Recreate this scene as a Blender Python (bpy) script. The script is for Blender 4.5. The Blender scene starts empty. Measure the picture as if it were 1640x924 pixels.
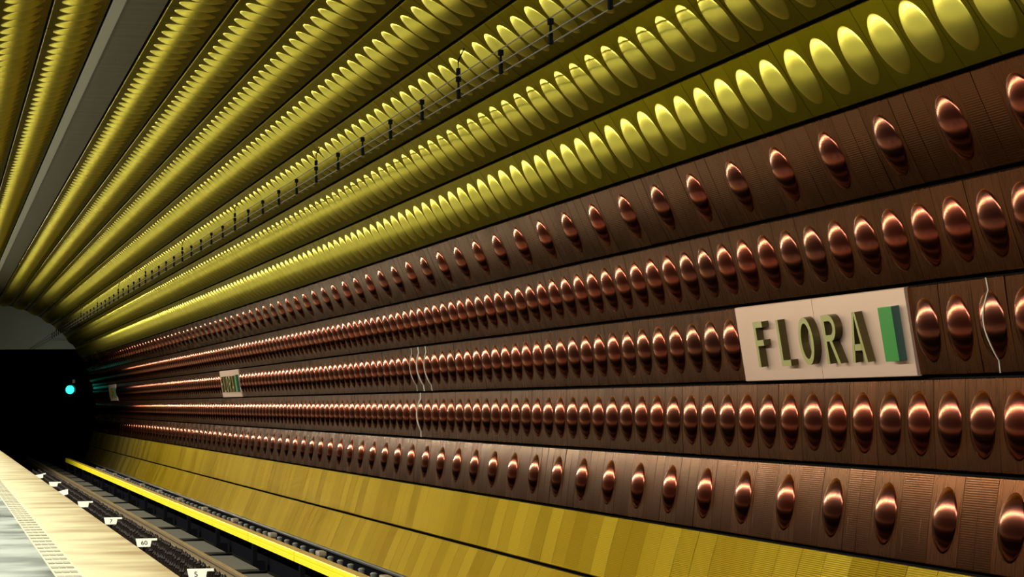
import bpy, bmesh, math, random
import numpy as np
from mathutils import Matrix, Vector

random.seed(7)
SC = bpy.context.scene
COL = SC.collection
H = 1.0                                   # camera height above the platform

# ------------------------------------------------------------------ camera
cam_d = bpy.data.cameras.new('camera')
cam = bpy.data.objects.new('camera', cam_d)
COL.objects.link(cam)
cam_d.sensor_width = 36.0
cam_d.lens = 4200.0 / 1640.0 * 36.0
cam_d.clip_start = 0.1
cam_d.clip_end = 400.0
_r = Vector((0.9768090434, -0.2139071284, -0.0093719143)).normalized()
_f = Vector((0.2141123359, 0.9758728599, 0.0427559237)).normalized()
_u = _r.cross(_f).normalized()
_b = -_f
cam.matrix_world = Matrix(((_r.x, _u.x, _b.x, 0), (_r.y, _u.y, _b.y, 0), (_r.z, _u.z, _b.z, H), (0, 0, 0, 1)))
SC.camera = cam

# ------------------------------------------------------------------ light and exposure
SC.view_settings.view_transform = 'Standard'
SC.view_settings.look = 'None'
SC.view_settings.gamma = 1.0
SC.view_settings.use_curve_mapping = False
SC.view_settings.exposure = 0.0
SC.cycles.use_denoising = True
SC.cycles.max_bounces = 8
SC.cycles.sample_clamp_indirect = 6.0
world = bpy.data.worlds.new('world')
SC.world = world
world.use_nodes = True
world.node_tree.nodes['Background'].inputs[0].default_value = (0.6, 0.65, 0.6, 1)
world.node_tree.nodes['Background'].inputs[1].default_value = 0.004
LAMP_X, LAMP_Z = -0.85, 2.35 + H
LAMP_POWER = 480.0
LAMP_COLOR = (0.98, 0.98, 0.83)
LAMP_Y0, LAMP_Y1, LAMP_N = -10.0, 84.0, 15

# ------------------------------------------------------------------ tunnel geometry
CX, CZ, R = 1.772, 0.7987, 3.9
P = 0.4805                                # panel pitch along the tunnel
Y_END = 97.5                              # end of the panelled part
def bang(i):
    return -27.645 + 8.0722 * i + (-0.438 if i >= 15 else 0.0)
def rp(deg, rad=R):
    a = math.radians(deg)
    return Vector((CX + rad * math.cos(a), 0, CZ + rad * math.sin(a)))
GAP = 0.024
def row_matrix(i, y, a0=None, a1=None, lift=0.0, jit=0.0):
    p0, p1 = rp(bang(i) if a0 is None else a0), rp(bang(i + 1) if a1 is None else a1)
    m = (p0 + p1) / 2
    v = (p1 - p0).normalized()
    u = Vector((0, -1, 0))
    n = u.cross(v)
    M = Matrix(((u.x, v.x, n.x, m.x + n.x * lift), (u.y, v.y, n.y, y), (u.z, v.z, n.z, m.z + n.z * lift), (0, 0, 0, 1)))
    if jit:
        M = M @ Matrix.Rotation(random.gauss(0, jit), 4, 'Y') @ Matrix.Rotation(random.gauss(0, jit * .7), 4, 'X')
    return M
ROWH = (rp(bang(1)) - rp(bang(0))).length
PH = ROWH - GAP                           # height of one panel

# ------------------------------------------------------------------ materials
def new_mat(name):
    m = bpy.data.materials.new(name)
    m.use_nodes = True
    nt = m.node_tree
    b = nt.nodes['Principled BSDF']
    return m, nt, b
def N(nt, t, **kw):
    n = nt.nodes.new(t)
    for k, v in kw.items():
        setattr(n, k, v)
    return n
def simple(name, col, rough=0.5, metal=0.0, noise=0.0, nscale=6.0, emit=None, estr=0.0, coat=0.0, spec=0.5):
    m, nt, b = new_mat(name)
    b.inputs['Roughness'].default_value = rough
    b.inputs['Metallic'].default_value = metal
    b.inputs['Coat Weight'].default_value = coat
    b.inputs['Specular IOR Level'].default_value = spec
    if noise:
        tc = N(nt, 'ShaderNodeTexCoord'); nz = N(nt, 'ShaderNodeTexNoise')
        nz.inputs['Scale'].default_value = nscale; nz.inputs['Detail'].default_value = 5
        nt.links.new(tc.outputs['Object'], nz.inputs['Vector'])
        mx = N(nt, 'ShaderNodeMix', data_type='RGBA')
        mx.inputs[6].default_value = tuple(c * (1 - noise) for c in col) + (1,)
        mx.inputs[7].default_value = tuple(min(1, c * (1 + noise)) for c in col) + (1,)
        nt.links.new(nz.outputs['Fac'], mx.inputs[0])
        nt.links.new(mx.outputs[2], b.inputs['Base Color'])
    else:
        b.inputs['Base Color'].default_value = tuple(col) + (1,)
    if emit:
        b.inputs['Emission Color'].default_value = tuple(emit) + (1,)
        b.inputs['Emission Strength'].default_value = estr
    return m
def metal_panel(name, c0, c1, rough=0.3, metal=1.0, ribs=0.0, streak=0.0, coat=0.0, edge=None, rvar=0.12):
    """anodised sheet: tint varies a little from panel to panel, vertical brush streaks, fine horizontal ribs"""
    m, nt, b = new_mat(name)
    L = nt.links.new
    oi = N(nt, 'ShaderNodeObjectInfo'); ge = N(nt, 'ShaderNodeNewGeometry')
    ad = N(nt, 'ShaderNodeMath', operation='ADD'); fr = N(nt, 'ShaderNodeMath', operation='FRACT')
    L(oi.outputs['Random'], ad.inputs[0]); L(ge.outputs['Random Per Island'], ad.inputs[1]); L(ad.outputs[0], fr.inputs[0])
    uv = N(nt, 'ShaderNodeUVMap')
    mp = N(nt, 'ShaderNodeMapping'); mp.inputs['Scale'].default_value = (45, 1.6, 1)
    of = N(nt, 'ShaderNodeCombineXYZ'); mu = N(nt, 'ShaderNodeMath', operation='MULTIPLY'); mu.inputs[1].default_value = 37.0
    L(fr.outputs[0], mu.inputs[0]); L(mu.outputs[0], of.inputs[0]); L(mu.outputs[0], of.inputs[1]); L(of.outputs[0], mp.inputs['Location'])
    L(uv.outputs[0], mp.inputs['Vector'])
    nz = N(nt, 'ShaderNodeTexNoise'); nz.inputs['Scale'].default_value = 1.0; nz.inputs['Detail'].default_value = 4
    L(mp.outputs[0], nz.inputs['Vector'])
    # mix factor = random * 0.65 + streak noise
    m1 = N(nt, 'ShaderNodeMath', operation='MULTIPLY_ADD'); m1.inputs[1].default_value = streak * 2.0
    L(nz.outputs['Fac'], m1.inputs[0])
    m2 = N(nt, 'ShaderNodeMath', operation='MULTIPLY_ADD'); m2.inputs[1].default_value = 0.8; m2.inputs[2].default_value = 0.1 - streak
    L(fr.outputs[0], m2.inputs[0]); L(m2.outputs[0], m1.inputs[2])
    mx = N(nt, 'ShaderNodeMix', data_type='RGBA', clamp_factor=True)
    mx.inputs[6].default_value = tuple(c0) + (1,); mx.inputs[7].default_value = tuple(c1) + (1,)
    L(m1.outputs[0], mx.inputs[0]); L(mx.outputs[2], b.inputs['Base Color'])
    b.inputs['Metallic'].default_value = metal
    b.inputs['Specular Tint'].default_value = tuple(edge or c1) + (1,)
    b.inputs['Coat Weight'].default_value = coat; b.inputs['Coat Roughness'].default_value = 0.2
    rr = N(nt, 'ShaderNodeMath', operation='MULTIPLY_ADD'); rr.inputs[1].default_value = rvar; rr.inputs[2].default_value = rough - rvar / 2
    L(nz.outputs['Fac'], rr.inputs[0]); L(rr.outputs[0], b.inputs['Roughness'])
    if ribs:
        sp = N(nt, 'ShaderNodeSeparateXYZ'); L(uv.outputs[0], sp.inputs[0])
        w = N(nt, 'ShaderNodeMath', operation='MULTIPLY'); w.inputs[1].default_value = 2 * math.pi / 0.0135
        s = N(nt, 'ShaderNodeMath', operation='SINE'); L(sp.outputs[1], w.inputs[0]); L(w.outputs[0], s.inputs[0])
        bp = N(nt, 'ShaderNodeBump'); bp.inputs['Strength'].default_value = ribs; bp.inputs['Distance'].default_value = 0.002
        L(s.outputs[0], bp.inputs['Height']); L(bp.outputs[0], b.inputs['Normal'])
    return m
M_RED = metal_panel('dark_red_brushed', (0.0612, 0.02016, 0.01008), (0.1116, 0.036, 0.018), 0.28, 1.0, streak=0.08, edge=(0.64, 0.565, 0.50))
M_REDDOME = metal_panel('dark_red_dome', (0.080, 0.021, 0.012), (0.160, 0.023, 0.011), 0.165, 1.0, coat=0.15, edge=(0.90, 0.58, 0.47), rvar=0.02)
M_REDRIB = metal_panel('dark_red_ribbed', (0.072, 0.02448, 0.01296), (0.108, 0.036, 0.02016), 0.25, 1.0, ribs=0.045, streak=0.08, edge=(0.64, 0.565, 0.50))
M_GOLD = metal_panel('gold_brushed', (0.1785, 0.1462, 0.0204), (0.221, 0.1802, 0.0272), 0.31, 1.0, streak=0.05, edge=(0.475, 0.44, 0.325))
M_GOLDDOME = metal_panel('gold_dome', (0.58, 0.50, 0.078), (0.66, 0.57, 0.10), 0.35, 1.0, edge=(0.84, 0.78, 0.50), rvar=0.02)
M_BRASS = metal_panel('brass_plain', (0.115, 0.078, 0.016), (0.225, 0.166, 0.036), 0.42, 1.0, ribs=0.35, streak=0.36, edge=(0.56, 0.46, 0.30))
M_SIGN = metal_panel('copper_plate', (0.544, 0.3808, 0.2992), (0.5848, 0.4216, 0.34), 0.42, 0.75, streak=0.06)
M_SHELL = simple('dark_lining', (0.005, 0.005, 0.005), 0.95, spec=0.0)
M_CONC = simple('tunnel_concrete', (0.48, 0.52, 0.46), 0.9, noise=0.25, nscale=0.6)
M_BLACK = simple('black_rubber', (0.006, 0.006, 0.008), 0.7, spec=0.0)
M_CABLE = simple('dark_cable', (0.03, 0.02, 0.01), 0.75)
M_STEEL = simple('rusty_steel', (0.30, 0.21, 0.115), 0.45, 0.6, noise=0.3, nscale=9)
M_CLIP = simple('brown_clip', (0.14, 0.08, 0.05), 0.6, 0.4)
M_TRACK = simple('track_concrete', (0.042, 0.036, 0.025), 0.85, noise=0.4, nscale=5)
M_BED = simple('track_bed', (0.012, 0.010, 0.008), 0.95, noise=0.4, nscale=4, spec=0.0)
M_PLINTH = simple('oily_brown_plinth', (0.022, 0.014, 0.008), 0.8, noise=0.4, nscale=7, spec=0.1)
M_PEG = simple('dark_peg', (0.01408, 0.00896, 0.00704), 0.5, noise=0.4, nscale=30, spec=0.12)
M_YEL = simple('yellow_cover', (0.84, 0.70, 0.012), 0.5, noise=0.05, nscale=3, spec=0.2)
M_ORANGE = simple('brown_cover_top', (0.352, 0.2112, 0.0384), 0.6, noise=0.3, nscale=8)
M_GREY = simple('grey_fitting', (0.1408, 0.1408, 0.1344), 0.6, noise=0.3, nscale=20)
M_BEIGE = simple('beige_fitting', (0.2176, 0.1792, 0.128), 0.6, noise=0.2, nscale=20)
M_WHITE = simple('white_plate', (0.86, 0.84, 0.76), 0.5)
M_LIME = simple('lime_deposit', (0.3968, 0.3584, 0.2944), 0.8)
M_INK = simple('black_ink', (0.02, 0.02, 0.02), 0.6)
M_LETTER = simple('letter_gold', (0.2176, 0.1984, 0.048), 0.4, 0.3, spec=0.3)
M_LETTERSHADE = simple('letter_side_shaded', (0.0544, 0.0416, 0.01152), 0.4, 0.6)  # darker copy of the letter gold: shade painted onto the sides
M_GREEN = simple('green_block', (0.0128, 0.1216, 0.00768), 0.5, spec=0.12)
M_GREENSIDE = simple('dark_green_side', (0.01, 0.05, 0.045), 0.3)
M_LENS = simple('signal_lens', (0, 0.3, 0.2), 0.3, emit=(0.02, 1.0, 0.66), estr=3.5)
M_LAMPBODY = simple('lamp_housing', (0.5, 0.5, 0.48), 0.5)
M_TRIM = simple('pale_trim', (0.2944, 0.2816, 0.2176), 0.5, 0.5)
M_GRILLE = None

def floor_mat():
    m, nt, b = new_mat('grey_stone'); L = nt.links.new
    tc = N(nt, 'ShaderNodeTexCoord')
    n1 = N(nt, 'ShaderNodeTexNoise'); n1.inputs['Scale'].default_value = 1.1; n1.inputs['Detail'].default_value = 6
    L(tc.outputs['Object'], n1.inputs['Vector'])
    cr = N(nt, 'ShaderNodeValToRGB'); cr.color_ramp.elements[0].position = 0.38; cr.color_ramp.elements[1].position = 0.60
    cr.color_ramp.elements[0].color = (0.064, 0.0768, 0.0736, 1); cr.color_ramp.elements[1].color = (0.3584, 0.384, 0.352, 1)  # pale patches also put the floor's white glare into the stone colour
    L(n1.outputs['Fac'], cr.inputs[0]); L(cr.outputs[0], b.inputs['Base Color'])
    b.inputs['Roughness'].default_value = 0.3
    return m
def slab_mat():
    m, nt, b = new_mat('cream_edge_slab'); L = nt.links.new
    tc = N(nt, 'ShaderNodeTexCoord'); sp = N(nt, 'ShaderNodeSeparateXYZ'); L(tc.outputs['Object'], sp.inputs[0])
    n1 = N(nt, 'ShaderNodeTexNoise'); n1.inputs['Scale'].default_value = 1.0; n1.inputs['Detail'].default_value = 6
    mp = N(nt, 'ShaderNodeMapping'); mp.inputs['Scale'].default_value = (0.8, 1.2, 1); L(tc.outputs['Object'], mp.inputs[0]); L(mp.outputs[0], n1.inputs['Vector'])
    # dirt grows towards the track edge
    mr = N(nt, 'ShaderNodeMapRange'); mr.inputs[1].default_value = 0.8; mr.inputs[2].default_value = 1.4; mr.inputs[3].default_value = -0.14; mr.inputs[4].default_value = 0.12
    L(sp.outputs[0], mr.inputs[0])
    a = N(nt, 'ShaderNodeMath', operation='ADD'); L(n1.outputs['Fac'], a.inputs[0]); L(mr.outputs[0], a.inputs[1])
    cr = N(nt, 'ShaderNodeValToRGB'); cr.color_ramp.elements[0].position = 0.42; cr.color_ramp.elements[1].position = 0.68
    cr.color_ramp.elements[0].color = (0.4096, 0.352, 0.192, 1); cr.color_ramp.elements[1].color = (0.2112, 0.1344, 0.048, 1)
    L(a.outputs[0], cr.inputs[0]); L(cr.outputs[0], b.inputs['Base Color'])
    b.inputs['Roughness'].default_value = 0.5
    return m
def grille_mat():
    m, nt, b = new_mat('dark_grille'); L = nt.links.new
    tc = N(nt, 'ShaderNodeTexCoord'); sp = N(nt, 'ShaderNodeSeparateXYZ'); L(tc.outputs['Object'], sp.inputs[0])
    n1 = N(nt, 'ShaderNodeTexNoise', noise_dimensions='1D'); n1.inputs['Scale'].default_value = 5.0; n1.inputs['Detail'].default_value = 3
    L(sp.outputs[1], n1.inputs['W'])
    mx = N(nt, 'ShaderNodeMix', data_type='RGBA'); mx.inputs[6].default_value = (0.0224, 0.0192, 0.0064, 1); mx.inputs[7].default_value = (0.096, 0.08, 0.032, 1)
    L(n1.outputs['Fac'], mx.inputs[0]); L(mx.outputs[2], b.inputs['Base Color'])
    b.inputs['Metallic'].default_value = 0.8; b.inputs['Roughness'].default_value = 0.5
    return m
M_FLOOR, M_SLAB, M_GRILLE = floor_mat(), slab_mat(), grille_mat()
M_TACT = simple('tactile_cream', (0.40, 0.36, 0.22), 0.55, noise=0.12, nscale=4)
M_TACTBAR = simple('tactile_bar', (0.20, 0.18, 0.125), 0.6)
M_LEFT = simple('brown_marble', (0.09, 0.06, 0.04), 0.35, noise=0.2, nscale=1.2)
M_LEFTGOLD = simple('gold_haunch', (0.5, 0.4, 0.1), 0.45, 0.9)

# ------------------------------------------------------------------ helpers
def link(name, me, mat, parent=None):
    o = bpy.data.objects.new(name, me)
    COL.objects.link(o)
    if mat is not None and len(me.materials) == 0:
        me.materials.append(mat)
    if parent is not None:
        o.parent = parent
    return o
def tag(o, label=None, cat=None, group=None, kind=None):
    for k, v in (('label', label), ('category', cat), ('group', group), ('kind', kind)):
        if v:
            o[k] = v
    return o
def empty(name, loc=(0, 0, 0)):
    o = bpy.data.objects.new(name, None)
    COL.objects.link(o)
    o.location = loc
    o.empty_display_size = 0.1
    return o
class MB:
    def __init__(s):
        s.bm = bmesh.new()
    def box(s, x0, x1, y0, y1, z0, z1, bev=0.0):
        r = bmesh.ops.create_cube(s.bm, size=1)
        for v in r['verts']:
            v.co = Vector((x0 + (v.co.x + .5) * (x1 - x0), y0 + (v.co.y + .5) * (y1 - y0), z0 + (v.co.z + .5) * (z1 - z0)))
        if bev:
            es = {e for v in r['verts'] for e in v.link_edges}
            bmesh.ops.bevel(s.bm, geom=list(es), offset=bev, segments=2, affect='EDGES', profile=0.7)
        return s
    def prism(s, poly, axis, t0, t1):
        """poly: 2-D outline; axis 'y' -> (x,z) swept along y; 'z' -> (x,y) swept along z"""
        def mk(p, t):
            return (p[0], t, p[1]) if axis == 'y' else ((p[0], p[1], t) if axis == 'z' else (t, p[0], p[1]))
        a = [s.bm.verts.new(mk(p, t0)) for p in poly]
        b = [s.bm.verts.new(mk(p, t1)) for p in poly]
        n = len(poly)
        s.bm.faces.new(a); s.bm.faces.new(b[::-1])
        for i in range(n):
            s.bm.faces.new((a[i], b[i], b[(i + 1) % n], a[(i + 1) % n]))
        return s
    def tube(s, pts, r, seg=8):
        pts = [Vector(p) for p in pts]
        rings = []
        for i, p in enumerate(pts):
            t = (pts[min(i + 1, len(pts) - 1)] - pts[max(i - 1, 0)]).normalized()
            a = t.cross(Vector((0, 0, 1)))
            if a.length < 1e-3:
                a = t.cross(Vector((1, 0, 0)))
            a.normalize(); c = a.cross(t)
            rad = r[i] if isinstance(r, (list, tuple)) else r
            rings.append([s.bm.verts.new(p + (a * math.cos(q) + c * math.sin(q)) * rad) for q in [2 * math.pi * k / seg for k in range(seg)]])
        for r0, r1 in zip(rings, rings[1:]):
            for k in range(seg):
                s.bm.faces.new((r0[k], r0[(k + 1) % seg], r1[(k + 1) % seg], r1[k]))
        s.bm.faces.new(rings[0][::-1]); s.bm.faces.new(rings[-1])
        return s
    def mesh(s, name, smooth=False):
        bmesh.ops.recalc_face_normals(s.bm, faces=s.bm.faces)
        me = bpy.data.meshes.new(name)
        s.bm.to_mesh(me); s.bm.free()
        if smooth:
            me.shade_smooth()
        return me
    def build(s, name, mat, parent=None, smooth=False):
        return link(name, s.mesh(name, smooth), mat, parent)
def arrays_mesh(name, V, F, UV=None, smooth=None):
    me = bpy.data.meshes.new(name)
    me.from_pydata([tuple(v) for v in V], [], [tuple(f) for f in F])
    if UV is not None:
        l = me.uv_layers.new(name='UVMap')
        idx = np.empty(len(me.loops), dtype=np.int32)
        me.loops.foreach_get('vertex_index', idx)
        l.data.foreach_set('uv', np.asarray(UV, dtype=np.float32)[idx].ravel())
    if smooth is not None:
        me.polygons.foreach_set('use_smooth', np.asarray(smooth, dtype=bool))
    me.update()
    return me

# ------------------------------------------------------------------ cladding panel shapes (local x along the tunnel, y up the row, z into the tunnel)
SAG = 0.006                                # every sheet bows gently into the tunnel
def plate_arrays(w, h, t=0.03, bev=0.005, sag=SAG):
    hw, hh = w / 2, h / 2
    ny = 9 if sag else 2
    ys = [-hh + bev + (h - 2 * bev) * k / (ny - 1) for k in range(ny)]
    zz = lambda y: -sag * (y / hh) ** 2
    prof = [(-hh, -t), (-hh, zz(hh) - bev)] + [(y, zz(y)) for y in ys] + [(hh, zz(hh) - bev), (hh, -t)]
    V, F, S = [], [], []
    for y in ys:                                # bowed front sheet, its own smooth surface
        V += [(-hw, y, zz(y)), (hw, y, zz(y))]
    for k in range(ny - 1):
        F.append((2 * k, 2 * k + 1, 2 * k + 3, 2 * k + 2)); S.append(True)
    for (a, b) in ((0, 1), (1, 2), (-3, -2), (-2, -1)):   # folded top and bottom lips
        n = len(V)
        V += [(-hw, *prof[a]), (hw, *prof[a]), (hw, *prof[b]), (-hw, *prof[b])]
        F.append((n, n + 1, n + 2, n + 3)); S.append(False)
    for sx in (-1, 1):                          # side lips
        n = len(V)
        V += [(sx * hw, *p) for p in prof]
        f = tuple(range(n, n + len(prof)))
        F.append(f if sx > 0 else f[::-1]); S.append(False)
    n = len(V)
    V += [(-hw, -hh, -t), (hw, -hh, -t), (hw, hh, -t), (-hw, hh, -t)]
    F.append((n + 3, n + 2, n + 1, n)); S.append(False)
    V = np.array(V)
    return V, F, V[:, :2] + 10.0, S
DOME_W, DOME_H, DOME_Z = 0.182, 0.194, 0.046   # half width, half height, rise
def dome_z(rho):
    rho = min(max(rho, 0.0), 1.0)
    k = 0.42                                    # spherical-cap profile
    c = (math.sqrt(1 - (k * 2 * rho / (1 + k * k)) ** 2 * 0.98) - (1 - k * k) / (1 + k * k)) / (1 - (1 - k * k) / (1 + k * k))
    return max(0.0, DOME_Z * c)
def dome_arrays(nr, ns):
    V = [(0, 0, DOME_Z)]; F = []
    rhos = [1 - (1 - (k / nr)) ** 1.35 for k in range(1, nr)] + [1.0]
    for k, rho in enumerate(rhos):
        z = dome_z(rho) if rho < 1 else -0.002
        for j in range(ns):
            a = 2 * math.pi * j / ns
            V.append((DOME_W * rho * math.cos(a), DOME_H * rho * math.sin(a), z - SAG * (DOME_H * rho * math.sin(a) / (PH / 2)) ** 2))
    for j in range(ns):
        F.append((0, 1 + j, 1 + (j + 1) % ns))
    for k in range(nr - 1):
        b0, b1 = 1 + k * ns, 1 + (k + 1) * ns
        for j in range(ns):
            F.append((b0 + j, b1 + j, b1 + (j + 1) % ns, b0 + (j + 1) % ns))
    V = np.array(V)
    return V, F, V[:, :2] + 10.0, [True] * len(F)

class Rest:
    """collects the far, uncountably small repeats of one kind into one mesh"""
    def __init__(s):
        s.V, s.F, s.U, s.S, s.m, s.n = [], [], [], [], [], 0
    def add(s, arr, M, slot=0):
        V, F, U, S = arr
        A = np.array(M)
        s.V.append(V @ A[:3, :3].T + A[:3, 3]); s.U.append(U)
        s.F += [tuple(i + s.n for i in f) for f in F]; s.S += S; s.m += [slot] * len(F); s.n += len(V)
    def build(s, name, mat):
        me = arrays_mesh(name, np.concatenate(s.V), s.F, np.concatenate(s.U), s.S)
        mats = mat if isinstance(mat, (list, tuple)) else [mat]
        for q in mats:
            me.materials.append(q)
        me.polygons.foreach_set('material_index', np.array(s.m, dtype=np.int32))
        return link(name, me, None)

def project(p):
    q = Vector(p) - Vector((0, 0, H))
    z = q.dot(_f)
    if z < 0.5:
        return None
    return 820 + 4200 * q.dot(_r) / z, 462 - 4200 * q.dot(_u) / z
def in_view(M, mx=70, my=90):
    t = project(M.translation)
    return t is not None and -mx < t[0] < 1640 + mx and -my < t[1] < 924 + my

def near_view(M):
    return in_view(M, 700, 330)
def framed_first(items):
    items.sort(key=lambda t: (not in_view(t[2], 60, 70), far_key(t)))

# ------------------------------------------------------------------ the setting
def shell(name, a0, a1, y0, y1, rad, mat, n=24, inner=True):
    V, F = [], []
    for k in range(n + 1):
        a = a0 + (a1 - a0) * k / n
        for rr in (rad, rad + 0.25):
            p = rp(a, rr)
            V += [(p.x, y0, p.z), (p.x, y1, p.z)]
    for k in range(n):
        b = 4 * k
        F += [(b, b + 1, b + 5, b + 4), (b + 2, b + 6, b + 7, b + 3), (b, b + 4, b + 6, b + 2), (b + 1, b + 3, b + 7, b + 5)]
    F += [(0, 2, 3, 1), (4 * n, 4 * n + 1, 4 * n + 3, 4 * n + 2)]
    o = link(name, arrays_mesh(name, V, F), mat)
    o['kind'] = 'structure'
    return o
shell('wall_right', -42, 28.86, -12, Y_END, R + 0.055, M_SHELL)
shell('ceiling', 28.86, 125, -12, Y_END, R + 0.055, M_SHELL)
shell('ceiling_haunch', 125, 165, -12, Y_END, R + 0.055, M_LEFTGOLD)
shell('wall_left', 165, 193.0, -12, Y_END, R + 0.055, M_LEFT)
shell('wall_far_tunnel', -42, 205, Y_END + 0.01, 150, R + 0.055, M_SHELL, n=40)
# bulkhead over the running tunnel mouth
mb = MB()
a_ = math.degrees(math.asin((3.06 - CZ) / (R + .05)))
pts = [(rp(a, R + 0.05).x, rp(a, R + 0.05).z) for a in np.linspace(a_, 180 - a_, 40)]
mb.prism(pts, 'y', 98.2, 98.6)
o = mb.build('wall_end', M_CONC); o['kind'] = 'structure'
mb = MB(); mb.box(-3, 6.5, 150.0, 150.3, -2.2, 5.2)
o = mb.build('wall_tunnel_back', M_SHELL); o['kind'] = 'structure'
mb = MB(); mb.box(-2.6, 6.5, -12.3, -12.0, -2.2, 5.2)
o = mb.build('wall_behind', M_LEFT); o['kind'] = 'structure'
# platform: grey stone floor, tactile strip, edge slab
EDGE = 1.374
mb = MB(); mb.box(-2.4, 0.672, -12, 97, -0.20, 0.0)
o = mb.build('floor', M_FLOOR); o['kind'] = 'structure'
mb = MB(); mb.box(0.83, EDGE, -12, 97, -0.16, 0.0, 0.008)
o = mb.build('floor_edge', M_SLAB); o['kind'] = 'structure'
mb = MB(); mb.box(0.674, 0.828, -12, 97, -0.16, -0.001)
strip = mb.build('floor_tactile_strip', M_TACT); strip['kind'] = 'structure'
mb = MB()
for k in range(-14, 178):
    y = 15.99 + 0.4575 * k
    for xx in (0.686, 0.733, 0.780):
        mb.box(xx, xx + 0.041, y - 0.085, y + 0.085, -0.003, 0.004)
o = mb.build('floor_tactile_bars', M_TACTBAR, strip); o['kind'] = 'structure'
mb = MB(); mb.box(-2.4, EDGE - 0.25, -12, 97, -1.55, -0.201)
o = mb.build('wall_platform', M_BED); o['kind'] = 'structure'
mb = MB(); mb.box(EDGE - 0.26, 5.1, -12, 150, -1.6, -1.36)
o = mb.build('floor_trackbed', M_BED); o['kind'] = 'structure'

# ------------------------------------------------------------------ cladding: rows of panels
plate_a = plate_arrays(P - 0.006, PH)
rib_a = plate_arrays(P / 2 - 0.005, PH)
domeHi, domeLo = dome_arrays(14, 56), dome_arrays(7, 20)
me_red_plate = arrays_mesh('domed_panel', *plate_a); me_red_plate.materials.append(M_RED)
me_gold_plate = arrays_mesh('domed_panel', *plate_a); me_gold_plate.materials.append(M_GOLD)
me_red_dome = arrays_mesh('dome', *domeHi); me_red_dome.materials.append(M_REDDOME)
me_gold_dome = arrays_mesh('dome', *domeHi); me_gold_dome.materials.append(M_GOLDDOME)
me_rib = arrays_mesh('ribbed_strip', *rib_a); me_rib.materials.append(M_REDRIB)
me_brass = arrays_mesh('brass_panel', *plate_a); me_brass.materials.append(M_BRASS)

DENSE = {3: 14.63, 4: 14.35, 5: 14.53}
SPACED = {2: 14.17, 6: 14.08}
GOLD = {7: 14.34, 8: 14.50, 9: 14.2, 10: 14.42, 11: 14.3, 12: 14.25, 13: 14.4, 15: 14.3, 16: 14.45}
RED_LABEL = {
    2: ('dark red panel with one dome, lowest dome row, just above the brass skirting', 'domed panels of the lowest dark red row'),
    3: ('dark red domed panel in the row directly under the station name row', 'domed panels of the second dark red row'),
    4: ('dark red domed panel in the row that carries the station name plates', 'domed panels of the station name row'),
    5: ('dark red domed panel in the row directly above the station name row', 'domed panels of the fourth dark red row'),
    6: ('dark red panel with one dome, top dark row, right under the gold', 'domed panels of the top dark red row')}
_ord = {7: 'first', 8: 'second', 9: 'third', 10: 'fourth', 11: 'fifth', 12: 'sixth', 13: 'seventh'}
GOLD_LABEL = {i: ('gold domed vault panel in the %s gold row above the dark red rows' % w, 'domed panels of the %s gold row' % w) for i, w in _ord.items()}
GOLD_LABEL[9] = ('gold domed vault panel in the third gold row, behind the hanging cable', 'domed panels of the third gold row')
GOLD_LABEL[15] = ('gold domed vault panel in the row just beyond the pale ceiling strip', 'domed panels of the row beyond the ceiling strip')
GOLD_LABEL[16] = ('dull gold domed vault panel in the outermost ceiling row', 'domed panels of the outermost ceiling row')
SIGN_Y = [16.27, 16.27 + 73 * P, 16.27 + 146 * P]

red, gold, ribs, brass = [], [], [], []
def slots(y0, pitch):
    k0 = math.ceil((8.0 - y0) / pitch)
    y = y0 + k0 * pitch
    while y < Y_END - P / 2:
        yield y
        y += pitch
JIT = 0.0035
for i, y0 in DENSE.items():
    for y in slots(y0, P):
        if i == 4 and any(abs(y - s) < 3.5 * P + 0.1 for s in SIGN_Y):
            continue
        M = row_matrix(i, y, jit=JIT)
        if near_view(M): red.append((y, i, M))
for i, y0 in SPACED.items():
    for y in slots(y0, 2 * P):
        M = row_matrix(i, y, jit=JIT)
        if near_view(M): red.append((y, i, M))
        for dy in (0.75, 1.25):
            M = row_matrix(i, y + dy * P, jit=JIT)
            if near_view(M): ribs.append((y, i, M))
for i, y0 in GOLD.items():
    for y in slots(y0, P):
        M = row_matrix(i, y, jit=JIT)
        if near_view(M): gold.append((y, i, M))
for i in (0, 1):
    for y in slots(14.3 + 0.13 * i, P):
        M = row_matrix(i, y, jit=JIT * 0.6)
        if near_view(M): brass.append((y, i, M))
def far_key(t):
    return (t[2].translation - Vector((0, 0, H))).length
DOMED = []
def make_domed(items, pname, me_p, me_d, labels, rest_name, rest_mat, rest_label, rest_cat):
    framed_first(items)
    for y, i, M in items[:300]:
        o = link(pname, me_p, None)
        o.matrix_world = M
        tag(o, labels[i][0], 'wall panel' if i < 7 else 'ceiling panel', labels[i][1])
        d = link('dome', me_d, None, o)
        DOMED.append((y, i, o))
    rest = Rest()
    for y, i, M in items[300:]:
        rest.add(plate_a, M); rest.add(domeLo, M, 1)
    tag(rest.build(rest_name, rest_mat), rest_label, rest_cat, kind='stuff')
make_domed(red, 'domed_cladding_panel', me_red_plate, me_red_dome, RED_LABEL, 'dark_red_domed_panels', (M_RED, M_REDDOME),
           'the remaining, mostly distant dark red domed wall panels running on towards the tunnel mouth', 'wall panels')
make_domed(gold, 'domed_vault_panel', me_gold_plate, me_gold_dome, GOLD_LABEL, 'gold_domed_panels', (M_GOLD, M_GOLDDOME),
           'the remaining, mostly distant gold domed vault panels running on towards the tunnel mouth', 'ceiling panels')
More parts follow.
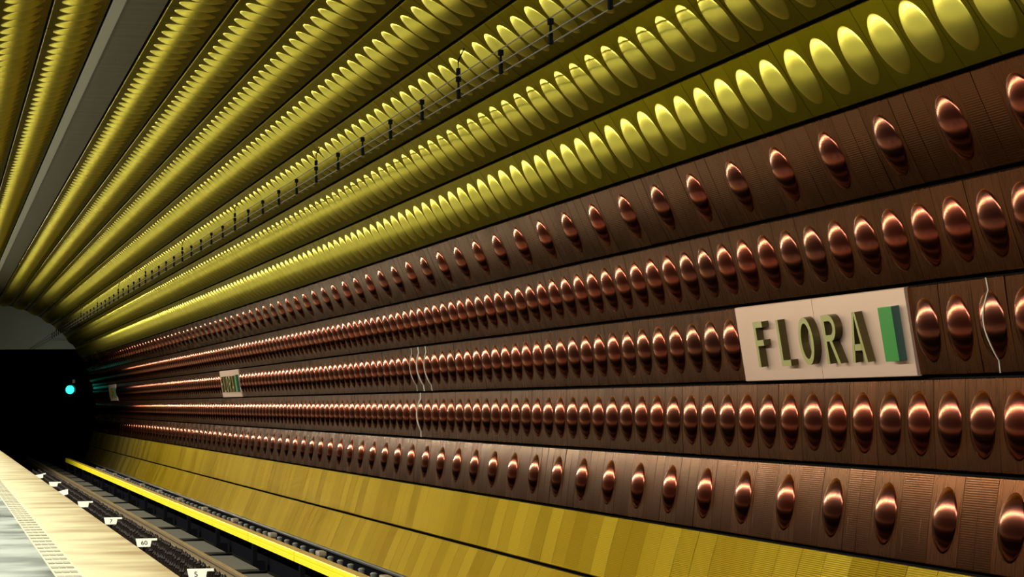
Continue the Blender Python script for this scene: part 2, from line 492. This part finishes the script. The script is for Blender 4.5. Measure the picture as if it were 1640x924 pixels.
def make_flat(items, me, arr, name, labels, cat, rest_name, mat, rest_label):
    framed_first(items)
    for y, i, M in items[:300]:
        o = link(name, me, None)
        o.matrix_world = M
        tag(o, labels[i][0], cat, labels[i][1])
    if items[300:]:
        rest = Rest()
        for y, i, M in items[300:]:
            rest.add(arr, M)
        tag(rest.build(rest_name, mat), rest_label, cat + 's', kind='stuff')
make_flat(ribs, me_rib, rib_a, 'ribbed_strip', {
    2: ('narrow dark red ribbed strip between domes of the lowest dome row', 'ribbed strips of the lowest dark red row'),
    6: ('narrow dark red ribbed strip between domes of the top dark row under the gold', 'ribbed strips of the top dark red row')},
    'wall panel', 'dark_red_ribbed_strips', M_REDRIB, 'the most distant dark red ribbed strips between the domes')
make_flat(brass, me_brass, plate_a, 'brass_panel', {
    0: ('plain brass skirting panel in the bottom row, just above the track cable trough', 'brass panels of the bottom row'),
    1: ('plain brass skirting panel in the upper brass row, under the lowest domes', 'brass panels of the upper brass row')},
    'wall panel', 'distant_brass_panels', M_BRASS, 'the most distant plain brass skirting panels along the wall foot')

# lime streaks that run down over a few domes
def streak(panel, x0, amp=0.0, w=0.006):
    pts = []
    n = 46
    for k in range(n + 1):
        yy = PH / 2 - PH * k / n
        xx = x0 + amp * math.sin(k * 0.23)
        rho = math.hypot(xx / DOME_W, yy / DOME_H)
        pts.append((xx, yy, dome_z(rho) + 0.0015 - SAG * (yy / (PH / 2)) ** 2))
    MB().tube(pts, w, 6).build('lime_streak', M_LIME, panel)['label'] = 'pale lime streak running down the dome'
def nearest(row, y):
    return min((t for t in DOMED if t[1] == row), key=lambda t: abs(t[0] - y))[2]
streak(nearest(4, 13.40), 0.0, 0.012, 0.004)
for yy, w in ((30.9, .011), (30.0, .008), (31.4, .005)):
    try:
        streak(nearest(4, yy), 0.01, 0.01, w); 
    except Exception:
        pass
streak(nearest(3, 30.8), 0.0, 0.012, 0.011)

# ------------------------------------------------------------------ ceiling channel: dark grille and pale strip at the crown
def band(name, a0, a1, mat, lift, th=0.03):
    p0, p1 = rp(a0), rp(a1)
    v = (p1 - p0).normalized(); n = Vector((0, -1, 0)).cross(v)
    o0, o1 = p0 + n * lift, p1 + n * lift
    b0, b1 = p0 - n * th, p1 - n * th
    mb = MB(); mb.prism([(o0.x, o0.z), (o1.x, o1.z), (b1.x, b1.z), (b0.x, b0.z)], 'y', 8, Y_END)
    return mb.build(name, mat)
o = band('trim_1', bang(14) + 0.25, 91.15, M_GRILLE, -0.01); o['kind'] = 'structure'
o = band('trim_2', 91.2, 92.75, M_TRIM, 0.012); o['kind'] = 'structure'

# ------------------------------------------------------------------ station name plates
def letter_F(w, h, s):
    return [[(0, 0), (s, 0), (s, h), (0, h)], [(s, h - s * .8), (w, h - s * .8), (w, h), (s, h)], [(s, h * .47), (w * .92, h * .47), (w * .92, h * .47 + s * .8), (s, h * .47 + s * .8)]]
def letter_L(w, h, s):
    return [[(0, 0), (s, 0), (s, h), (0, h)], [(s, 0), (w, 0), (w, s * .8), (s, s * .8)]]
def ring(cx, cy, rx, ry, s, a0, a1, n=28):
    out = []
    for k in range(n):
        p, q = math.radians(a0 + (a1 - a0) * k / n), math.radians(a0 + (a1 - a0) * (k + 1) / n)
        out.append([(cx + rx * math.cos(p), cy + ry * math.sin(p)), (cx + rx * math.cos(q), cy + ry * math.sin(q)),
                    (cx + (rx - s) * math.cos(q), cy + (ry - s * .8) * math.sin(q)), (cx + (rx - s) * math.cos(p), cy + (ry - s * .8) * math.sin(p))])
    return out
def letter_O(w, h, s):
    return ring(w / 2, h / 2, w / 2, h / 2, s, 0, 360, 44)
def letter_R(w, h, s):
    ry = h * .27
    return [[(0, 0), (s, 0), (s, h), (0, h)], [(s, h - s * .8), (w * .5, h - s * .8), (w * .5, h), (s, h)],
            [(s, h - 2 * ry), (w * .5, h - 2 * ry), (w * .5, h - 2 * ry + s * .8), (s, h - 2 * ry + s * .8)],
            [(w - s * 1.05, 0), (w, 0), (w * .6, h - 2 * ry), (w * .6 - s * 1.05, h - 2 * ry)]] + ring(w * .5, h - ry, w * .46, ry, s, -90, 90, 18)
def letter_A(w, h, s):
    return [[(0, 0), (s, 0), (w / 2 + s * .1, h), (w / 2 - s * .55, h)], [(w - s, 0), (w, 0), (w / 2 + s * .55, h), (w / 2 - s * .1, h)],
            [(w * .2, h * .24), (w * .8, h * .24), (w * .74, h * .24 + s * .8), (w * .26, h * .24 + s * .8)]]
LET = [(letter_F, 0.20, 1.060), (letter_L, 0.20, 0.555), (letter_O, 0.29, 0.08), (letter_R, 0.255, -0.40), (letter_A, 0.275, -0.885)]
LH, LS, LD = 0.315, 0.05, 0.065
PW = 3.5 * P
def sign(y, label):
    root = empty('station_sign')
    root.matrix_world = row_matrix(4, y)
    tag(root, label, 'sign', 'station name signs')
    for sx in (-1, 1):
        a = plate_arrays(PW - 0.006, PH + 0.006, 0.03, 0.005, 0.0)
        a[0][:, 0] += sx * PW / 2
        link('name_plate', arrays_mesh('name_plate', *a), M_SIGN, root).location = (0, 0, 0.014)
    for fn, w, yc in LET:                  # yc: centre along the tunnel from the sign centre (+ is further away)
        mb = MB()
        for poly in fn(w, LH, LS):
            q = [(-yc - w / 2 + px, -LH / 2 - 0.005 + py) for px, py in poly]
            mb.prism(q, 'z', 0.012, LD)
        lm = mb.mesh('letter'); lm.materials.append(M_LETTER); lm.materials.append(M_LETTERSHADE)
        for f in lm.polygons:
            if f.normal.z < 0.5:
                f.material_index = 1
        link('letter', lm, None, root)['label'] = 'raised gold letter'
    mb = MB(); mb.box(1.44 - 0.115, 1.44 + 0.115, -0.165, 0.165, 0.012, LD, 0.004)
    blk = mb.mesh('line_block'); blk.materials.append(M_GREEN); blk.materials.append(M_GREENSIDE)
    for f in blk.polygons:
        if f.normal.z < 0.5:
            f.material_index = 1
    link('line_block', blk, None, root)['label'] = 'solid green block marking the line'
    return root
sign(SIGN_Y[0], 'large pale copper name sign reading FLORA with a green block, nearest the camera')
sign(SIGN_Y[1], 'small distant FLORA name sign with green block, halfway down the wall')
sign(SIGN_Y[2], 'tiny dim FLORA name sign near the dark tunnel mouth')

# ------------------------------------------------------------------ hanging cable under the third gold row
HX = 4.0
zt, z1, z2 = HX * 0.6385 + H, HX * 0.6385 + H - 0.112, HX * 0.6385 + H - 0.165
mb = MB(); mb.tube([(HX, 9, zt), (HX, 60, zt), (HX, 97.4, zt), (3.34, 98.1, 3.04 + .06)], 0.0045, 6)
tag(mb.build('messenger_wire', M_CABLE), 'thin brown suspension wire stretched along the third gold row', 'wire')
for dx, z, nm in ((-0.02, z1, 'upper of the two dark cables strung side by side under the suspension wire'), (0.02, z2, 'lower of the two dark cables strung side by side under the suspension wire')):
    mb = MB(); mb.tube([(HX + dx, 9, z), (HX + dx, 60, z), (HX + dx, 97.4, z), (3.32 + dx, 98.1, 3.0 + z - z2)], 0.006, 8)
    tag(mb.build('hanging_cable', M_CABLE), nm, 'cable')
def hanger_meshes():
    a = MB(); a.box(-.007, .007, -.009, .009, z2 - 0.012 - zt, -0.006)
    rod = a.mesh('hanger_rod')
    c = MB(); c.box(-.018, .018, -.022, .022, -0.048, -0.006, 0.004)
    top = c.mesh('wire_clamp')
    e = MB(); e.box(-.0125, .0125, -.020, .020, z2 - 0.016 - zt, z2 + 0.06 - zt, 0.003)
    low = e.mesh('cable_clamp')
    for m in (rod, top, low):
        m.materials.append(M_BLACK)
    return rod, top, low
hm = hanger_meshes()
s_ = HX / 4.315
k = 0
y = 20.0 * s_ - 6 * 1.71 * s_
while y < 96:
    h = empty('cable_hanger', (HX, y, zt))
    tag(h, 'black clamp hanger carrying two cables under the suspension wire', 'cable hanger', 'cable hangers along the third gold row')
    for nm, m in zip(('hanger_rod', 'wire_clamp', 'cable_clamp'), hm):
        link(nm, m, None, h)
    if k % 5 == 2:                         # every fifth one is tied up to the vault
        mb = MB(); q = rp(48.2)
        mb.tube([(0, 0.0, 0.006), (0.0, 0.0, 0.12), (0.05, 0.0, 0.22)], 0.006, 6)
        mb.box(-0.014, 0.014, -0.02, 0.02, 0.006, 0.06)
        mb.build('ceiling_stay', M_BLACK, h)
    k += 1
    y += 1.71 * s_

# ------------------------------------------------------------------ track: rail, plinths, third rail cover, cable trough
RX, RZ = 3.635, -1.10
prof = [(-.036, 0), (.036, 0), (.036, -.035), (.010, -.045), (.010, -.125), (.065, -.138), (.065, -.15), (-.065, -.15), (-.065, -.138), (-.010, -.125), (-.010, -.045), (-.036, -.035)]
rail = empty('running_rail', (RX, 40, RZ - .15))
tag(rail, 'long rusty running rail between the pegs and the concrete plinths', 'rail')
mb = MB(); mb.prism([(x, z + .15) for x, z in prof], 'y', -30, 70)
mb.build('rail_bar', M_STEEL, rail)
mc = MB(); mc.box(-.05, .05, -.05, .05, 0, .06, .012); mc.tube([(0, 0, .05), (0, 0, .10)], .018, 8)
me_clip = mc.mesh('rail_clip'); me_clip.materials.append(M_CLIP)
for k in range(90):
    c = link('rail_clip', me_clip, None, rail)
    c.location = (0.115, 15.2 + 0.72 * k - 40, 0.0)
rail2 = MB(); rail2.prism([(x + RX - 1.51, z + RZ) for x, z in prof], 'y', 8, 110)
tag(rail2.build('running_rail', M_STEEL), 'running rail close under the platform edge', 'rail')
mb = MB(); mb.box(RX - .20, RX + .20, 8, 110, -1.36, -1.25, .01)
o = mb.build('floor_rail_plinth', M_PLINTH); o['kind'] = 'structure'
mb = MB(); mb.box(RX - 1.51 - .2, RX - 1.51 + .2, 8, 110, -1.36, -1.25, .01)
o = mb.build('floor_near_rail_plinth', M_TRACK); o['kind'] = 'structure'

# concrete plinth slabs between the rail and the third rail
def plinth_mesh(length):
    m = MB()
    m.prism([(0, 0), (.38, 0), (.38, .10), (.355, .14), (.03, .14), (0, .11)], 'y', 0, length)
    return m.mesh('track_plinth')
me_pl = plinth_mesh(3.25); me_pl.materials.append(M_TRACK)
me_tab = MB().box(.14, .38, 3.62, 3.92, 0.0, .10, .02).mesh('end_tab'); me_tab.materials.append(M_TRACK)
mcb = MB()
cp = [(-0.02, 3.56, .05), (0.04, 3.56, .12), (0.16, 3.57, .135), (0.30, 3.60, .135), (0.385, 3.68, .13), (0.41, 3.90, .12), (0.412, 4.30, .10), (0.412, 4.8, .05)]
mcb.tube(cp, 0.019, 8)
me_endshade = mcb.mesh('slab_end_shade', True); me_endshade.materials.append(M_BLACK)  # black tube added as the dark band of the shaded slab end
for k in range(-2, 17):
    y = 35.19 + 4.22 * k
    o = link('track_plinth', me_pl, None); o.location = (RX + .22, y, -1.36)
    tag(o, 'low grey concrete plinth slab between the running rail and the yellow cover', 'track slab', 'concrete plinths beside the running rail')
    t = link('end_tab', me_tab, None, o)
    b = link('slab_end_shade', me_endshade, None); b.location = (RX + .22, y, -1.36)
    tag(b, 'black curved strip added as the shade at the end of a plinth slab', 'cable', 'shade strips between the plinths')

# yellow third-rail cover in five-metre lengths
VX = 4.30
me_cf = MB().prism([(0, -.133), (.012, -.133), (.012, -.06), (.02, -.052), (.02, -.048), (.012, -.04), (.03, 0), (0, -.012)], 'y', 0, 4.86)
me_cf = None
mcf = MB(); mcf.prism([(0.0, -.133), (.02, -.133), (.02, -.012), (.006, 0), (0.0, -.012), (0.0, -.058), (.012, -.061), (.012, -.071), (0.0, -.074)], 'y', 0, 4.87)
me_front = mcf.mesh('cover_front'); me_front.materials.append(M_YEL)
mct = MB(); mct.prism([(.006, 0.0), (.12, 0.0), (.12, -.11), (.10, -.11), (.10, -.015), (.02, -.015)], 'y', 0, 4.87)
me_top = mct.mesh('cover_top'); me_top.materials.append(M_ORANGE)
mbr = MB(); mbr.box(.03, .09, 4.55, 4.70, -.41, -.02); mbr.box(.02, .2, 4.50, 4.75, -.54, -.40)
me_brk = mbr.mesh('support_bracket'); me_brk.materials.append(M_BLACK)
for k in range(-5, 11):
    y = 37.24 + 4.92 * k
    r = empty('third_rail_cover', (VX, y, -0.822))
    tag(r, 'bright yellow box cover length over the third rail at the wall foot', 'rail cover', 'yellow third rail cover lengths')
    f = link('cover_front', me_front, None, r); link('cover_top', me_top, None, r)['label'] = 'dull orange brown top of the cover'
    link('support_bracket', me_brk, None, r)
# cable trough along the wall foot, a pipe and its little fittings
mb = MB(); mb.prism([(4.56, -1.36), (4.98, -1.36), (5.16, -1.10), (5.18, -1.01), (4.60, -.985), (4.56, -1.0)], 'y', 9, Y_END)
o = mb.build('cable_trough', M_BLACK); tag(o, 'long black cable trough at the foot of the brass wall', 'cable trough')
mb = MB(); mb.tube([(5.10, 9, -.965), (5.10, 50, -.965), (5.10, Y_END, -.965)], .028, 8)
tag(mb.build('conduit_pipe', simple('dark_pipe', (0.05, 0.045, 0.04), 0.5, spec=0.15), None, True), 'thin dark conduit pipe running along the brass wall foot', 'pipe')
mk = MB(); mk.tube([(0, 0, 0), (0, 0, .05), (0, 0, .085), (0, 0, .10)], [.032, .032, .042, .022], 10)
me_knob = mk.mesh('insulator'); me_knob.materials.append(M_GREY)
mk = MB(); mk.box(-.05, .05, -.16, .16, .05, .11, .02); mk.box(-.03, .03, -.13, -.07, 0, .06); mk.box(-.03, .03, .07, .13, 0, .06)
me_brc = mk.mesh('bracket'); me_brc.materials.append(M_BEIGE)
for k in range(0, 70):
    y = 24.0 + 0.82 * k
    six = k % 6
    if six == 5:
        o = link('trough_bracket', me_brc, None); o.location = (4.74, y, -.984)
        tag(o, 'beige bridge bracket on the black trough behind the yellow cover', 'bracket', 'beige brackets on the cable trough')
    else:
        o = link('cable_insulator', me_knob, None); o.location = (4.74, y + random.uniform(-.04, .04), -.992)
        tag(o, 'small grey knob insulator on the black trough behind the yellow cover', 'insulator', 'grey insulators on the cable trough')

# dark pegs between the platform edge and the rail
mp_ = MB(); mp_.tube([(0, 0, 0), (0, 0, .03), (0, 0, .05), (0, 0, .17), (0, 0, .19), (0, 0, .23)], [.045, .045, .022, .020, .030, .008], 8)
me_peg = mp_.mesh('track_peg'); me_peg.materials.append(M_PEG)
mb = MB(); mb.box(2.62, 3.42, 10, 80, -1.36, -1.275)
o = mb.build('floor_peg_bed', M_BED); o['kind'] = 'structure'
peg = []
for j, x in enumerate((2.98, 3.16, 3.34)):
    for k in range(240):
        y = 13.5 + 0.30 * k + 0.05 * j + random.uniform(-.006, .006)
        peg.append((x + random.uniform(-.005, .005), y, random.uniform(.94, 1.08)))
peg.sort(key=lambda t: t[1])
peg = [p for p in peg if p[1] > 14.5]
for x, y, s in peg[:300]:
    o = link('track_peg', me_peg, None); o.location = (x, y, -1.275); o.scale = (1, 1, s)
    tag(o, 'short dark pointed peg standing in the bed between platform edge and running rail', 'peg', 'dark pegs beside the running rail')
vp = np.array([v.co[:] for v in me_peg.vertices]); fp = [tuple(p.vertices) for p in me_peg.polygons]
rest = Rest()
for x, y, s in peg[300:]:
    rest.add((vp, fp, vp[:, :2], [False] * len(fp)), Matrix.Translation((x, y, -1.275)) @ Matrix.Diagonal((1, 1, s, 1)))
tag(rest.build('track_pegs', M_PEG), 'the more distant dark pegs blurring into a band beside the running rail', 'pegs', kind='stuff')

# white number plates standing in the bed
def text_mesh(s, size):
    c = bpy.data.curves.new('digit', 'FONT'); c.body = s; c.size = size; c.extrude = 0.002; c.align_x = 'CENTER'
    o = bpy.data.objects.new('digit', c); COL.objects.link(o)
    dg = bpy.context.evaluated_depsgraph_get()
    me = bpy.data.meshes.new_from_object(o.evaluated_get(dg))
    bpy.data.objects.remove(o)
    me.materials.clear(); me.materials.append(M_INK)
    return me
MARK = [(29.53, -1.955, '5', 'white number plate reading 5, at the bottom edge, partly hidden by dark pegs'),
        (37.33, -2.00, '60', 'white number plate with two dark digits, second from the photo bottom'),
        (44.53, -2.0, '7', 'white number plate with one dark digit, third from the photo bottom'),
        (52.98, -2.03, '', 'small blank white plate with a tab, fourth from the photo bottom'),
        (61.13, -2.06, '', 'small tilted white plate, fifth from the photo bottom'),
        (66.75, -2.03, '', 'small white plate with a long tab, sixth from the photo bottom'),
        (75.74, -2.07, '', 'dim little white plate with a tab, farthest of the track plates')]
for k, (y, z, tx, lb) in enumerate(MARK):
    m = empty('track_marker', (2.85, y, -1.275))
    tag(m, lb, 'marker plate')
    zz = z + H + 1.275
    w = 0.115
    roll = (0, 0, 0, 0, -.25, 0, -.2)[k]
    pl = MB(); pl.prism([(-w + .02, -.012), (w - .03, -.012), (w, .125), (-w, .125)], 'y', -.006, .006)
    pl = pl.build('plate', M_WHITE, m)
    pl.location = (0, 0, zz); pl.rotation_euler = (-0.6, roll, 0)
    if k != 4:
        a = MB(); a.prism([(w - .02, .09), (w + .07, .09), (w + .07, .127), (w - .02, .125)], 'y', -.005, .005)
        a.build('tab', M_WHITE, pl)
    a = MB(); a.box(-.015, .015, .02, .045, 0, zz + .03); a.build('post', M_BLACK, m)
    if tx:
        t = link('digit', text_mesh(tx, 0.095), None, pl)
        t.rotation_euler = (math.pi / 2, 0, 0); t.location = (-0.02 if k == 0 else 0.0, -.008, .02)

# ------------------------------------------------------------------ green signal in the tunnel mouth
SY = 105.0
sx, sz = 0.0487862 * SY, 0.00572335 * SY + H
sg = empty('tunnel_signal', (sx, SY, sz))
tag(sg, 'glowing green railway signal lamp in the dark tunnel mouth', 'signal')
a = MB(); a.box(-.24, .24, .02, .26, -.60, .34, .03); a.build('signal_body', M_BLACK, sg)
V = [(0, -.03, 0)]; F = []
for rr, yy in ((.07, -.025), (.13, -.01), (.165, .01)):
    V += [(rr * math.cos(q), yy, rr * math.sin(q)) for q in [2 * math.pi * j / 24 for j in range(24)]]
for j in range(24):
    F.append((0, 1 + j, 1 + (j + 1) % 24))
    for k in range(2):
        F.append((1 + 24 * k + j, 25 + 24 * k + j, 25 + 24 * k + (j + 1) % 24, 1 + 24 * k + (j + 1) % 24))
link('lens', arrays_mesh('lens', V, F, None, [True] * len(F)), M_LENS, sg)['label'] = 'lit green lens'
V, F = [], []
for rr in (.20, .215):
    for yy in (.02, -.22):
        V += [(rr * math.cos(q), yy, rr * math.sin(q)) for q in [math.radians(-30 + 240 * j / 24) for j in range(25)]]
for j in range(24):
    F += [(j, j + 1, 26 + j, 25 + j), (50 + j, 75 + j, 76 + j, 51 + j), (25 + j, 26 + j, 76 + j, 75 + j)]
link('hood', arrays_mesh('hood', V, F), simple('signal_hood', (0.1, 0.1, 0.1), 0.6), sg)
a = MB(); a.box(.10, .2, -.02, .02, .26, .40, .01); a.build('white_tag', M_WHITE, sg)
a = MB(); a.box(-.03, .03, .1, .16, -.1, .0); a.tube([(0.2, .14, -.2), (.62, .14, -.2)], .03, 8); a.build('wall_bracket', M_BLACK, sg)

# ------------------------------------------------------------------ lamp row over the platform
dirv = Vector((0.62, 0, -0.78)).normalized()
seg = (LAMP_Y1 - LAMP_Y0) / LAMP_N
for k in range(LAMP_N):
    yc = LAMP_Y0 + seg * (k + .5)
    lp = empty('strip_lamp', (LAMP_X, yc, LAMP_Z))
    tag(lp, 'long strip lamp fixed high over the platform, out of the picture', 'lamp', 'strip lamps over the platform')
    a = MB()
    b0 = -dirv * 0.03; pv = Vector((-dirv.z, 0, dirv.x))
    q = [b0 + pv * .13, b0 - pv * .13, b0 - pv * .08 - dirv * .10, b0 + pv * .08 - dirv * .10]
    a.prism([(t.x, t.z) for t in q], 'y', -seg * .49, seg * .49)
    a.build('lamp_housing', M_LAMPBODY, lp)
    ld = bpy.data.lights.new('lamp_tube', 'AREA')
    ld.shape = 'RECTANGLE'; ld.size = seg * .96; ld.size_y = 0.12
    ld.energy = LAMP_POWER; ld.color = LAMP_COLOR
    lo = bpy.data.objects.new('lamp_tube', ld); COL.objects.link(lo); lo.parent = lp
    zax = -dirv; xax = Vector((0, 1, 0)); yax = zax.cross(xax)
    lo.matrix_local = Matrix(((xax.x, yax.x, zax.x, 0), (xax.y, yax.y, zax.y, 0), (xax.z, yax.z, zax.z, 0), (0, 0, 0, 1)))
